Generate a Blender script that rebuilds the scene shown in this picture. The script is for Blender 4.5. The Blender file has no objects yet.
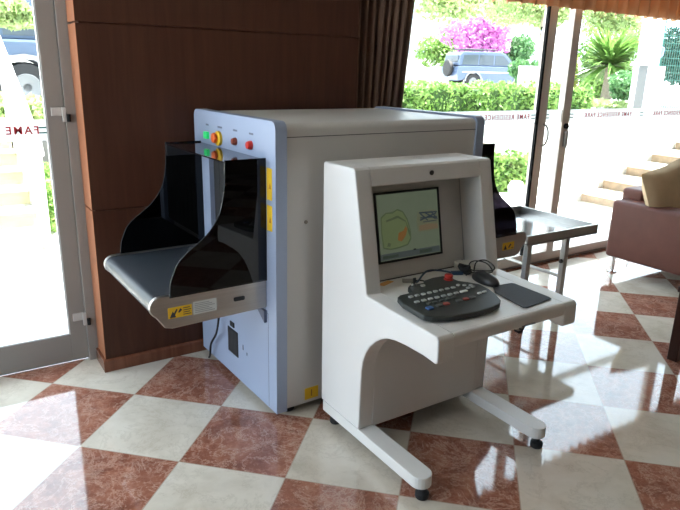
import bpy, bmesh, math, random
from mathutils import Vector, Matrix
random.seed(7)
C = bpy.context.scene.collection
PI = math.pi

# ------------------------------------------------------------------ materials
MATS = {}
def mat(name, color=(.8,.8,.8), rough=.5, metal=0.0, spec=.5, noise=0.0, nscale=8.0, bump=0.0, bscale=200.0,
        emit=None, estr=0.0, alpha=None, stretch=(1,1,1), coat=0.0, trans=None):
    if name in MATS: return MATS[name]
    m = bpy.data.materials.new(name); m.use_nodes = True
    nt = m.node_tree; b = nt.nodes['Principled BSDF']
    b.inputs['Base Color'].default_value = (*color, 1)
    b.inputs['Roughness'].default_value = rough
    b.inputs['Metallic'].default_value = metal
    b.inputs['Specular IOR Level'].default_value = spec
    b.inputs['Coat Weight'].default_value = coat
    tc = nt.nodes.new('ShaderNodeTexCoord'); mp = nt.nodes.new('ShaderNodeMapping')
    mp.inputs['Scale'].default_value = stretch
    nt.links.new(tc.outputs['Object'], mp.inputs['Vector'])
    if noise > 0:
        n = nt.nodes.new('ShaderNodeTexNoise'); n.inputs['Scale'].default_value = nscale; n.inputs['Detail'].default_value = 5
        r = nt.nodes.new('ShaderNodeMapRange')
        r.inputs['From Min'].default_value = .3; r.inputs['From Max'].default_value = .7
        r.inputs['To Min'].default_value = 1-noise; r.inputs['To Max'].default_value = 1+noise
        mx = nt.nodes.new('ShaderNodeVectorMath'); mx.operation = 'SCALE'
        mx.inputs[0].default_value = color
        nt.links.new(mp.outputs[0], n.inputs['Vector'])
        nt.links.new(n.outputs['Fac'], r.inputs['Value'])
        nt.links.new(r.outputs['Result'], mx.inputs['Scale'])
        nt.links.new(mx.outputs[0], b.inputs['Base Color'])
    if bump > 0:
        n2 = nt.nodes.new('ShaderNodeTexNoise'); n2.inputs['Scale'].default_value = bscale; n2.inputs['Detail'].default_value = 3
        bp = nt.nodes.new('ShaderNodeBump'); bp.inputs['Strength'].default_value = bump; bp.inputs['Distance'].default_value = .002
        nt.links.new(mp.outputs[0], n2.inputs['Vector'])
        nt.links.new(n2.outputs['Fac'], bp.inputs['Height'])
        nt.links.new(bp.outputs[0], b.inputs['Normal'])
    if emit:
        b.inputs['Emission Color'].default_value = (*emit, 1); b.inputs['Emission Strength'].default_value = estr
    out = nt.nodes['Material Output']
    if alpha is not None or trans is not None:
        t = nt.nodes.new('ShaderNodeBsdfTransparent' if alpha is not None else 'ShaderNodeBsdfTranslucent')
        if trans is not None: t.inputs['Color'].default_value = (*color, 1)
        ms = nt.nodes.new('ShaderNodeMixShader')
        ms.inputs[0].default_value = alpha if alpha is not None else 1-trans
        nt.links.new(t.outputs[0], ms.inputs[1]); nt.links.new(b.outputs[0], ms.inputs[2])
        nt.links.new(ms.outputs[0], out.inputs['Surface'])
    MATS[name] = m
    return m

def glass_mat(name, tint=(1,1,1), gloss=1.0, rough=0.0):
    """thin pane: mostly transparent, with a Fresnel mirror on top"""
    m = bpy.data.materials.new(name); m.use_nodes = True; nt = m.node_tree
    nt.nodes.remove(nt.nodes['Principled BSDF'])
    t = nt.nodes.new('ShaderNodeBsdfTransparent'); t.inputs[0].default_value = (*tint, 1)
    g = nt.nodes.new('ShaderNodeBsdfGlossy'); g.inputs['Roughness'].default_value = rough
    ge = nt.nodes.new('ShaderNodeNewGeometry'); dt_ = nt.nodes.new('ShaderNodeVectorMath'); dt_.operation = 'DOT_PRODUCT'
    nt.links.new(ge.outputs['Incoming'], dt_.inputs[0]); nt.links.new(ge.outputs['Normal'], dt_.inputs[1])
    def M_(op, a, c):
        n = nt.nodes.new('ShaderNodeMath'); n.operation = op
        for i, v in enumerate((a, c)):
            if isinstance(v, (int, float)): n.inputs[i].default_value = v
            elif v is not None: nt.links.new(v, n.inputs[i])
        return n
    ab = M_('ABSOLUTE', dt_.outputs['Value'], None); om = M_('SUBTRACT', 1.0, ab.outputs[0]); pw = M_('POWER', om.outputs[0], 5.0)
    f = M_('MULTIPLY_ADD', pw.outputs[0], .96); f.inputs[2].default_value = .04
    mm = nt.nodes.new('ShaderNodeMath'); mm.operation = 'MULTIPLY'; mm.inputs[1].default_value = gloss
    ms = nt.nodes.new('ShaderNodeMixShader')
    nt.links.new(f.outputs[0], mm.inputs[0]); nt.links.new(mm.outputs[0], ms.inputs[0])
    nt.links.new(t.outputs[0], ms.inputs[1]); nt.links.new(g.outputs[0], ms.inputs[2])
    nt.links.new(ms.outputs[0], nt.nodes['Material Output'].inputs['Surface'])
    MATS[name] = m
    return m

def marble_mat(tile):
    m = bpy.data.materials.new('marble_tiles'); m.use_nodes = True; nt = m.node_tree; N = nt.nodes; L = nt.links
    b = N['Principled BSDF']
    def math_(op, a, c=None):
        n = N.new('ShaderNodeMath'); n.operation = op
        for i, v in enumerate((a, c)):
            if v is None: continue
            if isinstance(v, (int, float)): n.inputs[i].default_value = v
            else: L.new(v, n.inputs[i])
        return n.outputs[0]
    def ramp(fac, stops):
        r = N.new('ShaderNodeValToRGB'); L.new(fac, r.inputs[0])
        e = r.color_ramp.elements
        while len(e) < len(stops): e.new(.5)
        for k, (p, c) in enumerate(stops):
            e[k].position = p; e[k].color = (*c, 1)
        return r.outputs[0]
    def mix(f, a, c):
        n = N.new('ShaderNodeMix'); n.data_type = 'RGBA'
        for sock, v in ((n.inputs[0], f), (n.inputs[6], a), (n.inputs[7], c)):
            if isinstance(v, (int, float)): sock.default_value = v
            elif isinstance(v, tuple): sock.default_value = (*v, 1)
            else: L.new(v, sock)
        return n.outputs[2]
    tc = N.new('ShaderNodeTexCoord'); sp = N.new('ShaderNodeSeparateXYZ'); L.new(tc.outputs['Object'], sp.inputs[0])
    u = math_('DIVIDE', sp.outputs[0], tile); v = math_('DIVIDE', sp.outputs[1], tile)
    fu = math_('FLOOR', u); fv = math_('FLOOR', v)
    par = math_('MODULO', math_('ABSOLUTE', math_('ADD', fu, fv)), 2)
    cmb = N.new('ShaderNodeCombineXYZ'); L.new(fu, cmb.inputs[0]); L.new(fv, cmb.inputs[1])
    wn = N.new('ShaderNodeTexWhiteNoise'); wn.noise_dimensions = '3D'; L.new(cmb.outputs[0], wn.inputs['Vector'])
    off = N.new('ShaderNodeVectorMath'); off.operation = 'SCALE'; off.inputs['Scale'].default_value = 30; L.new(wn.outputs['Color'], off.inputs[0])
    co = N.new('ShaderNodeVectorMath'); co.operation = 'ADD'; L.new(tc.outputs['Object'], co.inputs[0]); L.new(off.outputs[0], co.inputs[1])
    def noise(scale, detail=6, dist=0.0, rough=.6):
        n = N.new('ShaderNodeTexNoise'); n.inputs['Scale'].default_value = scale; n.inputs['Detail'].default_value = detail
        n.inputs['Distortion'].default_value = dist; n.inputs['Roughness'].default_value = rough
        L.new(co.outputs[0], n.inputs['Vector']); return n.outputs['Fac']
    ridge = lambda f: math_('ABSOLUTE', math_('SUBTRACT', f, .5))
    # red breccia
    red = ramp(noise(9, 8, .6), [(.22, (.14,.045,.028)), (.5, (.26,.095,.058)), (.8, (.40,.18,.115))])
    vein = ramp(ridge(noise(7.5, 9, .5, .72)), [(0, (1,1,1)), (.008, (.5,.5,.5)), (.022, (0,0,0))])
    vein2 = ramp(ridge(noise(19, 8, .4, .75)), [(0, (.8,.8,.8)), (.02, (.2,.2,.2)), (.05, (0,0,0))])
    gate = ramp(noise(3.2, 3), [(.42, (0,0,0)), (.62, (1,1,1))])
    vv = N.new('ShaderNodeMath'); vv.operation = 'MULTIPLY'; L.new(vein2, vv.inputs[0]); L.new(gate, vv.inputs[1])
    vm = math_('MAXIMUM', vein, vv.outputs[0])
    vm = math_('MULTIPLY', vm, .55)
    redc = mix(vm, red, (.72,.50,.40))
    speck = ramp(noise(55, 4, 0, .75), [(.50, (0,0,0)), (.75, (.55,.55,.55))])
    redc = mix(speck, redc, (.55,.30,.22))
    # beige
    bei = ramp(noise(4.5, 7, .3), [(.3, (.52,.455,.365)), (.55, (.66,.595,.50)), (.8, (.73,.675,.59))])
    bv = ramp(ridge(noise(5, 8, .4, .7)), [(0, (.4,.4,.4)), (.008, (.15,.15,.15)), (.025, (0,0,0))])
    beic = mix(bv, bei, (.40,.34,.26))
    col = mix(par, beic, redc)
    # grout
    def edge(w):
        fr = math_('FRACT', w); return math_('MINIMUM', fr, math_('SUBTRACT', 1.0, fr))
    ed = math_('MINIMUM', edge(u), edge(v))
    g = math_('LESS_THAN', ed, .0045)
    col = mix(g, col, (.42,.33,.26))
    L.new(col, b.inputs['Base Color'])
    rr = N.new('ShaderNodeMapRange'); L.new(noise(14, 5), rr.inputs['Value'])
    rr.inputs['To Min'].default_value = .03; rr.inputs['To Max'].default_value = .08
    L.new(rr.outputs[0], b.inputs['Roughness'])
    b.inputs['Specular IOR Level'].default_value = .85
    return m

def wood_mat(name, c0, c1, rough=.35):
    m = bpy.data.materials.new(name); m.use_nodes = True; nt = m.node_tree; N = nt.nodes; L = nt.links
    b = N['Principled BSDF']; b.inputs['Roughness'].default_value = rough; b.inputs['Specular IOR Level'].default_value = .3
    tc = N.new('ShaderNodeTexCoord'); mp = N.new('ShaderNodeMapping'); mp.inputs['Scale'].default_value = (14, 14, .9)
    n = N.new('ShaderNodeTexNoise'); n.inputs['Scale'].default_value = 2.2; n.inputs['Detail'].default_value = 8; n.inputs['Distortion'].default_value = .6
    r = N.new('ShaderNodeValToRGB'); r.color_ramp.elements[0].color = (*c0, 1); r.color_ramp.elements[1].color = (*c1, 1)
    r.color_ramp.elements[0].position = .3; r.color_ramp.elements[1].position = .7
    L.new(tc.outputs['Object'], mp.inputs[0]); L.new(mp.outputs[0], n.inputs['Vector']); L.new(n.outputs['Fac'], r.inputs[0]); L.new(r.outputs[0], b.inputs['Base Color'])
    return m

def leaf_mat(name, c0, c1, tr=.35):
    m = bpy.data.materials.new(name); m.use_nodes = True; nt = m.node_tree; N = nt.nodes; L = nt.links
    b = N['Principled BSDF']; b.inputs['Roughness'].default_value = .45
    tc = N.new('ShaderNodeTexCoord'); n = N.new('ShaderNodeTexNoise'); n.inputs['Scale'].default_value = 9; n.inputs['Detail'].default_value = 4
    r = N.new('ShaderNodeValToRGB'); r.color_ramp.elements[0].color = (*c0, 1); r.color_ramp.elements[1].color = (*c1, 1)
    r.color_ramp.elements[0].position = .35; r.color_ramp.elements[1].position = .65
    L.new(tc.outputs['Object'], n.inputs['Vector']); L.new(n.outputs['Fac'], r.inputs[0]); L.new(r.outputs[0], b.inputs['Base Color'])
    t = N.new('ShaderNodeBsdfTranslucent'); L.new(r.outputs[0], t.inputs[0])
    ms = N.new('ShaderNodeMixShader'); ms.inputs[0].default_value = tr
    L.new(b.outputs[0], ms.inputs[1]); L.new(t.outputs[0], ms.inputs[2]); L.new(ms.outputs[0], N['Material Output'].inputs['Surface'])
    return m

# ------------------------------------------------------------------ geometry helpers
def box(bm, x0, x1, y0, y1, z0, z1):
    v = [bm.verts.new(p) for p in ((x0,y0,z0),(x1,y0,z0),(x1,y1,z0),(x0,y1,z0),(x0,y0,z1),(x1,y0,z1),(x1,y1,z1),(x0,y1,z1))]
    for f in ((0,3,2,1),(4,5,6,7),(0,1,5,4),(1,2,6,5),(2,3,7,6),(3,0,4,7)): bm.faces.new([v[i] for i in f])
    return bm
def prism(bm, pts, axis, a0, a1):
    """pts: 2D outline; axis x -> (y,z), y -> (x,z), z -> (x,y)"""
    def P(p, a):
        return {'x': (a, p[0], p[1]), 'y': (p[0], a, p[1]), 'z': (p[0], p[1], a)}[axis]
    A = [bm.verts.new(P(p, a0)) for p in pts]; B = [bm.verts.new(P(p, a1)) for p in pts]
    n = len(pts)
    bm.faces.new(A); bm.faces.new(B[::-1])
    for i in range(n): bm.faces.new((A[i], B[i], B[(i+1)%n], A[(i+1)%n]))
    return bm
def tube(bm, pts, r, seg=10, close=True):
    pts = [Vector(p) for p in pts]; rings = []
    up = Vector((0,0,1))
    for i, p in enumerate(pts):
        d = (pts[min(i+1,len(pts)-1)] - pts[max(i-1,0)]).normalized()
        a = d.cross(up)
        if a.length < .05: a = d.cross(Vector((1,0,0)))
        a.normalize(); b = d.cross(a).normalized()
        rr = r[i] if isinstance(r, (list, tuple)) else r
        rings.append([bm.verts.new(p + a*math.cos(2*PI*k/seg)*rr + b*math.sin(2*PI*k/seg)*rr) for k in range(seg)])
    for i in range(len(rings)-1):
        for k in range(seg):
            bm.faces.new((rings[i][k], rings[i][(k+1)%seg], rings[i+1][(k+1)%seg], rings[i+1][k]))
    if close:
        bm.faces.new(rings[0][::-1]); bm.faces.new(rings[-1])
    return bm
def smooth_path(pts, n=8):
    pts = [Vector(p) for p in pts]; out = []
    P = [pts[0]] + pts + [pts[-1]]
    for i in range(1, len(P)-2):
        for k in range(n):
            t = k/n
            out.append(.5*((2*P[i]) + (-P[i-1]+P[i+1])*t + (2*P[i-1]-5*P[i]+4*P[i+1]-P[i+2])*t*t + (-P[i-1]+3*P[i]-3*P[i+1]+P[i+2])*t**3))
    out.append(pts[-1]); return out
def lathe(bm, prof, c=(0,0,0), axis='z', seg=24):
    rings = []
    for r, h in prof:
        ring = []
        for k in range(seg):
            a = 2*PI*k/seg; p = (r*math.cos(a), r*math.sin(a), h)
            if axis == 'x': p = (p[2], p[0], p[1])
            if axis == 'y': p = (p[0], p[2], p[1])
            ring.append(bm.verts.new((c[0]+p[0], c[1]+p[1], c[2]+p[2])))
        rings.append(ring)
    for i in range(len(rings)-1):
        for k in range(seg): bm.faces.new((rings[i][k], rings[i][(k+1)%seg], rings[i+1][(k+1)%seg], rings[i+1][k]))
    bm.faces.new(rings[0][::-1]); bm.faces.new(rings[-1]); return bm
def arc(cx, cy, r, a0, a1, n=8):
    return [(cx + r*math.cos(math.radians(a0+(a1-a0)*k/n)), cy + r*math.sin(math.radians(a0+(a1-a0)*k/n))) for k in range(n+1)]
def rrect(x0, x1, y0, y1, r, n=4):
    return arc(x1-r, y1-r, r, 0, 90, n) + arc(x0+r, y1-r, r, 90, 180, n) + arc(x0+r, y0+r, r, 180, 270, n) + arc(x1-r, y0+r, r, 270, 360, n)
def NB(): return bmesh.new()
def obj(name, bm, m, parent=None, bevel=0, segs=3, smooth=False, loc=None, rot=None, angle=35):
    bmesh.ops.recalc_face_normals(bm, faces=bm.faces)
    me = bpy.data.meshes.new(name); bm.to_mesh(me); bm.free()
    for mm in (m if isinstance(m, (list, tuple)) else [m]): me.materials.append(mm)
    o = bpy.data.objects.new(name, me); C.objects.link(o)
    if parent is not None: o.parent = parent
    if loc: o.location = loc
    if rot: o.rotation_euler = rot
    if bevel:
        b = o.modifiers.new('bevel', 'BEVEL'); b.width = bevel; b.segments = segs; b.limit_method = 'ANGLE'; b.angle_limit = math.radians(angle)
    if smooth:
        for p in me.polygons: p.use_smooth = True
        if not bevel:
            try: me.set_sharp_from_angle(angle=math.radians(40))
            except Exception: pass
    return o
def tag(o, label, cat, group=None, kind=None):
    o['label'] = label; o['category'] = cat
    if group: o['group'] = group
    if kind: o['kind'] = kind
    return o
def empty(name, loc=(0,0,0), rz=0):
    o = bpy.data.objects.new(name, None); C.objects.link(o); o.location = loc; o.rotation_euler = (0,0,rz); o.empty_display_size = .1
    return o
def thing(name, label, cat, loc=(0,0,0), rz=0, group=None):
    return tag(empty(name, loc, rz), label, cat, group)
def struct(o): o['kind'] = 'structure'; return o
def bx(*a): return box(NB(), *a)

# ------------------------------------------------------------------ materials used
M_white = mat('white_painted_steel', (.76,.735,.70), .38, bump=.05, bscale=600)
M_body = mat('warm_grey_painted_steel', (.60,.575,.54), .42, bump=.05, bscale=600)
M_blue = mat('blue_grey_painted_steel', (.31,.365,.485), .4, bump=.04, bscale=500)
M_black = mat('black_plastic', (.018,.019,.022), .38)
M_rubber = mat('black_rubber', (.013,.013,.014), .7)
M_belt = mat('conveyor_belt_rubber', (.030,.036,.044), .42, bump=.1, bscale=900)
M_alu = mat('brushed_aluminium', (.46,.44,.41), .33, 1.0, noise=.06, nscale=40, stretch=(.05,1,12))
M_steel = mat('polished_steel', (.55,.54,.53), .16, 1.0, noise=.04, nscale=20, stretch=(.3,1,6))
M_chrome = mat('chrome', (.75,.75,.75), .12, 1.0)
M_yellow = mat('yellow_sticker', (.80,.50,.02), .5)
M_paper = mat('paper_label', (.62,.63,.60), .6)
M_ink = mat('dark_ink', (.05,.05,.055), .6)
M_grey_ink = mat('grey_ink', (.30,.31,.32), .6)
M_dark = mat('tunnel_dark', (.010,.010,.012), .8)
M_smoke = glass_mat('smoked_acrylic', (.055,.05,.065), 1.0, .02)
M_glass = glass_mat('window_glass', (.97,.985,.98), 1.0, 0)
M_frame = mat('greige_aluminium_frame', (.235,.21,.19), .42, noise=.03, nscale=6)
M_frame_glare = mat('greige_aluminium_frame_glare', (.64,.56,.50), .5, noise=.02, nscale=6)  # same greige frame, veiling glare painted in as a paler base colour
M_gasket = mat('black_gasket', (.015,.015,.015), .9, spec=.1)
M_wood = wood_mat('mahogany_panel', (.048,.0165,.009), (.070,.026,.014), .45)
M_wood_lit = wood_mat('mahogany_panel_lit', (.24,.09,.042), (.32,.125,.06), .34)  # same mahogany, daylight from the left door painted into a brighter colour
M_base = wood_mat('mahogany_baseboard', (.125,.045,.024), (.185,.070,.038), .25)
M_wall = mat('tan_wall', (.18,.12,.085), .8, noise=.03, nscale=3)
M_ceil = mat('white_ceiling', (.62,.59,.54), .8)
M_leather = mat('maroon_leather', (.105,.034,.024), .48, spec=.3, noise=.08, nscale=12, bump=.25, bscale=120)
M_cush = mat('beige_velvet', (.56,.41,.25), .85, noise=.08, nscale=7, bump=.3, bscale=220)
M_red = mat('red_plastic', (.62,.030,.022), .3)
M_green_led = mat('green_lamp', (.02,.5,.12), .3, emit=(.01,.55,.14), estr=1.0)
M_amber = mat('dark_red_lamp', (.22,.04,.02), .3)
M_stone = mat('pale_paving', (.84,.82,.78), .75, noise=.06, nscale=2.5)
M_plaster = mat('white_plaster', (.80,.79,.76), .8, noise=.03, nscale=2)
M_step = mat('cream_marble_step', (.78,.74,.64), .5, noise=.06, nscale=5)
M_rust = mat('rusty_riser', (.25,.19,.13), .7, noise=.2, nscale=14)
M_whitepaint = mat('white_painted_iron', (.82,.82,.82), .4)
M_hedge = leaf_mat('hedge_leaves', (.10,.23,.04), (.30,.46,.13), .35)
M_leafy = leaf_mat('yellow_green_leaves', (.25,.36,.12), (.46,.55,.26), .4)
M_deepleaf = leaf_mat('deep_green_leaves', (.06,.17,.06), (.16,.32,.12), .3)
M_magenta = leaf_mat('magenta_bracts', (.42,.11,.36), (.62,.26,.55), .3)
M_palm = leaf_mat('palm_leaves', (.07,.18,.03), (.22,.36,.09), .4)
M_gold = leaf_mat('golden_conifer', (.34,.36,.06), (.52,.52,.14), .3)
M_core = mat('dark_foliage_core', (.04,.09,.02), .9)
M_bark = mat('pale_bark', (.34,.28,.22), .85, noise=.2, nscale=10)

# ------------------------------------------------------------------ camera
cam = bpy.data.cameras.new('camera'); camo = bpy.data.objects.new('camera', cam); C.objects.link(camo)
cam.sensor_fit = 'HORIZONTAL'; cam.sensor_width = 36; cam.lens = 619.57/680*36; cam.clip_start = .05; cam.clip_end = 400
R_ = Vector((0.83939971,-0.5429924,0.02381975)); U_ = Vector((0.13593209,0.2521634,0.95808981)); F_ = Vector((0.52624196,0.80098244,-0.28547598))
mw = Matrix((( R_.x, U_.x, -F_.x, -1.12085), (R_.y, U_.y, -F_.y, -2.18504), (R_.z, U_.z, -F_.z, 1.50878), (0,0,0,1)))
camo.matrix_world = mw
bpy.context.scene.camera = camo

# ------------------------------------------------------------------ room shell
TILE = .44; TA = math.radians(-44.6); TO = Vector((-.78583, .24192, 0))
bm = NB()
def to_tile(x, y):
    d = Vector((x, y, 0)) - TO; return (d.x*math.cos(-TA) - d.y*math.sin(-TA), d.x*math.sin(-TA) + d.y*math.cos(-TA))
fl = [to_tile(-2.7,-6), to_tile(7.2,-6), to_tile(7.2,1.13), to_tile(-2.7,1.13)]
prism(bm, fl, 'z', -.08, 0)
floor = struct(obj('floor', bm, marble_mat(TILE), loc=TO, rot=(0,0,TA)))

WY = .865
HZ = 3.0
# wood-panelled pier between the left door and the window
bm = NB(); box(bm, -.515, .96, WY+.008, 1.10, 0, HZ)
for z0, z1 in ((0,.836), (.844,1.681), (1.689,2.53), (2.538,HZ)): box(bm, -.53, .97, WY, WY+.02, z0, z1)
struct(obj('wall_front', bm, M_wood))
bm = NB()
for z0, z1 in ((0,.836), (.844,1.681), (1.689,2.53), (2.538,HZ)): box(bm, -.532, -.5, WY+.001, 1.03, z0, z1)
struct(obj('trim_1', bm, M_wood_lit))
bm = NB(); prism(bm, [(WY-.016,0),(WY-.016,.058),(WY-.010,.066),(WY+.001,.066),(WY+.001,0)], 'x', -.545, .97)
box(bm, -.545, -.531, WY-.0, 1.03, 0, .066)
struct(obj('baseboard_front', bm, M_base, bevel=.002))
# walls out of sight and the strips above the glazing
bm = NB(); box(bm, -2.6, 7.2, 1.05, 1.3, 2.62, HZ); struct(obj('wall_above_glazing', bm, M_wall))
wl = NB(); box(wl, -2.8,-2.6,-6.2,1.3,0,.12); box(wl,-2.8,-2.6,-6.2,1.3,2.75,HZ); box(wl,-2.8,-2.6,-6.2,-1.0,.12,2.75); box(wl,-2.8,-2.6,.8,1.3,.12,2.75)
struct(obj('wall_left', wl, M_wall))
struct(obj('wall_right', bx(7.2,7.4,-6.2,1.3,0,HZ), M_wall))
struct(obj('wall_back', bx(-2.6,7.2,-6.2,-6,0,HZ), M_wall))
struct(obj('ceiling', bx(-2.8,7.4,-6.2,1.3,HZ,HZ+.15), M_ceil))

FZ = 2.62     # glazing height
def framed(name, x0, x1, y=1.05, d=.055, w=.07, bottom=.08, z0=.02, parts=(), skip=()):
    """a fixed glazed panel: one frame mesh and one pane"""
    t = struct(empty(name, ((x0+x1)/2, y, 0)))
    cx = (x0+x1)/2
    bm = NB()
    if 'l' not in skip: box(bm, x0-cx, x0+w-cx, 0, d, z0, FZ)
    if 'r' not in skip: box(bm, x1-w-cx, x1-cx, 0, d, z0, FZ)
    box(bm, x0+(0 if 'l' in skip else w)-cx, x1-(0 if 'r' in skip else w)-cx, 0, d, z0, z0+bottom); box(bm, x0+(0 if 'l' in skip else w)-cx, x1-(0 if 'r' in skip else w)-cx, 0, d, FZ-.08, FZ)
    obj('window_frame', bm, M_frame_glare if x0 > 0 else M_frame, t, bevel=.002)
    a = x0+(0 if 'l' in skip else w-.005)-cx; b = x1-(0 if 'r' in skip else w-.005)-cx
    obj('pane', bx(a, b, .022, .030, z0+bottom-.004, FZ-.076), M_glass, t)
    return t
# left glass door: leaf with hinges on its right
d1 = struct(empty('door_1', (-1.12, 1.05, 0)))
dx = 1.12
bm = NB(); box(bm, -1.75+dx, -1.67+dx, 0, .045, .012, 2.55); box(bm, -.657+dx, -.580+dx, 0, .045, .012, 2.55)
box(bm, -1.67+dx, -.657+dx, 0, .045, .012, .158); box(bm, -1.67+dx, -.657+dx, 0, .045, 2.45, 2.55)
obj('door_frame', bm, M_frame, d1, bevel=.002)
bm = NB(); box(bm, -.664+dx, -.657+dx, .004, .040, .158, 2.45); box(bm, -1.67+dx, -1.663+dx, .004, .040, .158, 2.45); box(bm, -1.663+dx,-.664+dx,.004,.040,.158,.164)
obj('glazing_bead', bm, mat('light_glazing_bead', (.55,.54,.52), .5), d1)
obj('pane', bx(-1.665+dx, -.662+dx, .018, .026, .162, 2.452), M_glass, d1)
struct(obj('trim_2', bx(-.577, -.5165, 1.035, 1.10, 0, 2.62), M_frame, bevel=.002))
struct(obj('trim_3', bx(-1.82, -1.753, 1.035, 1.10, 0, 2.62), M_frame, bevel=.002))
struct(obj('trim_4', bx(-1.753, -.577, 1.035, 1.10, 2.553, 2.62), M_frame, bevel=.002))
for z in (1.275, .235, 2.2):
    bm = NB(); box(bm, -.638+dx, -.586+dx, -.008, .002, z-.004, z+.036); box(bm, -.592+dx, -.574+dx, -.018, -.006, z-.032, z+.036); 
    obj('hinge', bm, mat('light_grey_hinge', (.46,.43,.40), .45), d1, bevel=.002)
    obj('hinge_pin', tube(NB(), [(-.566+dx,-.022,z-.03),(-.566+dx,-.022,z+.004)], .009, 12), M_gasket, d1)
# frosted safety band with mirrored red lettering (read from outside)
M_band = mat('white_film', (.90,.90,.90), .6, trans=.6)
M_redtxt = mat('red_lettering', (.42,.015,.02), .6)
M_greentxt = mat('dark_green_bars', (.03,.14,.11), .6)
def text_on(name, body, x, y, z, size, parent, m, align='LEFT', rot=(PI/2,0,PI), spread=1.0, ext=.0006):
    cu = bpy.data.curves.new(name, 'FONT'); cu.body = body; cu.size = size; cu.align_x = align; cu.align_y = 'CENTER'; cu.extrude = ext; cu.offset = 0.0011
    cu.space_character = spread
    cu.materials.append(m)
    o = bpy.data.objects.new(name, cu); C.objects.link(o); o.parent = parent
    o.location = (x, y, z); o.rotation_euler = rot
    return o
def band(parent, px, x0, x1, texts, bars, yy=.014):
    obj('safety_band', bx(x0-px, x1-px, yy, yy+.002, 1.158, 1.254), M_band, parent)
    for tx in texts: text_on('lettering', 'FAME RESIDENCE PARK', tx-px, yy-.002, 1.205, .050, parent, M_redtxt, spread=1.27)
    for b in bars:
        bm = NB(); box(bm, b-.022-px, b+.022-px, yy-.003, yy-.001, 1.214, 1.221); box(bm, b-.022-px, b+.022-px, yy-.003, yy-.001, 1.190, 1.197)
        obj('band_mark', bm, M_greentxt, parent)
band(d1, -1.12, -1.664, -.663, [-.695], [-.675])
# panes further left, seen only as light
for k, (a, b) in enumerate(((-2.6,-1.82),)): framed('window_%d' % (k+1), a, b)
# right glazing
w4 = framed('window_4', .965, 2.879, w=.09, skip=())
obj('gasket', bx(2.770-1.922, 2.7885-1.922, -.004, .018, .10, 2.54), M_gasket, w4)
band(w4, 1.922, 1.06, 2.789, [2.70, 1.85], [2.74])
h = obj('handle', tube(NB(), smooth_path([(.935,0,.985),(.935,-.03,.995),(.935,-.048,1.03),(.935,-.052,1.065),(.935,-.048,1.10),(.935,-.03,1.135),(.935,0,1.145)], 5), .008, 10), M_alu, w4, smooth=True)
w5 = struct(empty('window_5', (2.975, 1.05, 0)))
obj('pane', bx(2.879-2.975, 3.074-2.975, .022, .030, .09, 2.55), M_glass, w5)
bm = NB(); box(bm, 2.879-2.975, 3.074-2.975, 0, .05, .02, .095); box(bm, 2.879-2.975, 3.074-2.975, 0, .05, 2.55, 2.62); obj('window_frame', bm, M_frame_glare, w5)
band(w5, 2.975, 2.88, 3.073, [], [2.90])
d2 = struct(empty('door_2', (4.1, 1.05, 0)))
bm = NB(); box(bm, 3.074-4.1, 3.160-4.1, 0, .055, .02, 2.62); box(bm, 5.05-4.1, 5.13-4.1, 0, .055, .02, 2.62); box(bm, 3.16-4.1, 5.05-4.1, 0, .055, .02, .085); box(bm, 3.16-4.1, 5.05-4.1, 0, .055, 2.54, 2.62)
obj('door_frame', bm, M_frame_glare, d2, bevel=.002)
obj('pane', bx(3.155-4.1, 5.055-4.1, .022, .030, .08, 2.545), M_glass, d2)
obj('lock', lathe(NB(), [(.021,0),(.021,-.022),(.012,-.03)], (3.117-4.1,0,1.128), 'y', 16), M_gasket, d2)
obj('handle', bx(3.108-4.1, 3.132-4.1, -.03, -.0, .965, 1.09), M_frame, d2, bevel=.004)
band(d2, 4.1, 3.161, 5.049, [4.005, 4.98], [3.195, 4.157])
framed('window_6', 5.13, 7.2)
bm = NB(); box(bm, .97, 7.2, 1.045, 1.13, 0, .02); box(bm, .97, 7.2, 1.07, 1.075, .02, .028); 
struct(obj('trim_5', bm, M_frame))
struct(obj('trim_6', bx(.97, 7.2, 1.012, 1.044, 0, .008), M_base))
# unseen left wall window, placed and sized to brighten the left-facing sides
wv = struct(empty('window_7', (-2.7, -.10, 0)))
bm = NB()
for y in (-.90,-.035,.83): box(bm, -.03,.03,y,y+.07,.12,2.75)
box(bm,-.03,.03,-.9,.9,.12,.19); box(bm,-.03,.03,-.9,.9,2.68,2.75)
obj('window_frame', bm, M_frame, wv)

# ------------------------------------------------------------------ curtain and valance
def curtain_mesh(x0, x1, y, z0, z1, folds, amp, shift=0.0, nz=16, scallop=0.0, th=.004):
    bm = NB(); n = folds*10; rows = []
    for j in range(nz+1):
        t = j/nz; row = []
        for i in range(n+1):
            s = i/n; z = z0 + (z1-z0)*t
            if scallop: z = z0 + scallop*(abs(math.sin(PI*s*folds))) * (1-t) + (z1-z0)*t
            xx = x0 + (x1-x0)*s - shift*(1-t)*s
            ph = 2*PI*s*folds
            row.append(bm.verts.new((xx + .25*amp*math.sin(ph*1.0+.7), y + amp*math.sin(ph) * (1+.25*math.sin(s*17)), z)))
        rows.append(row)
    for j in range(nz):
        for i in range(n): bm.faces.new((rows[j][i], rows[j][i+1], rows[j+1][i+1], rows[j+1][i]))
    return bm
M_curt = mat('brown_curtain', (.15,.085,.055), .8, noise=.2, nscale=22, stretch=(3,3,.06), bump=.2, bscale=300)
cu = obj('curtain', curtain_mesh(.975, 1.50, .945, .03, 2.75, 8, .028, .25), M_curt, smooth=True)
s = cu.modifiers.new('thick', 'SOLIDIFY'); s.thickness = .003
tag(cu, 'dark brown pleated floor-length curtain hanging beside the wood panelled wall', 'curtain')
M_val = mat('orange_brown_valance', (.60,.34,.18), .8, trans=.36)
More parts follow.
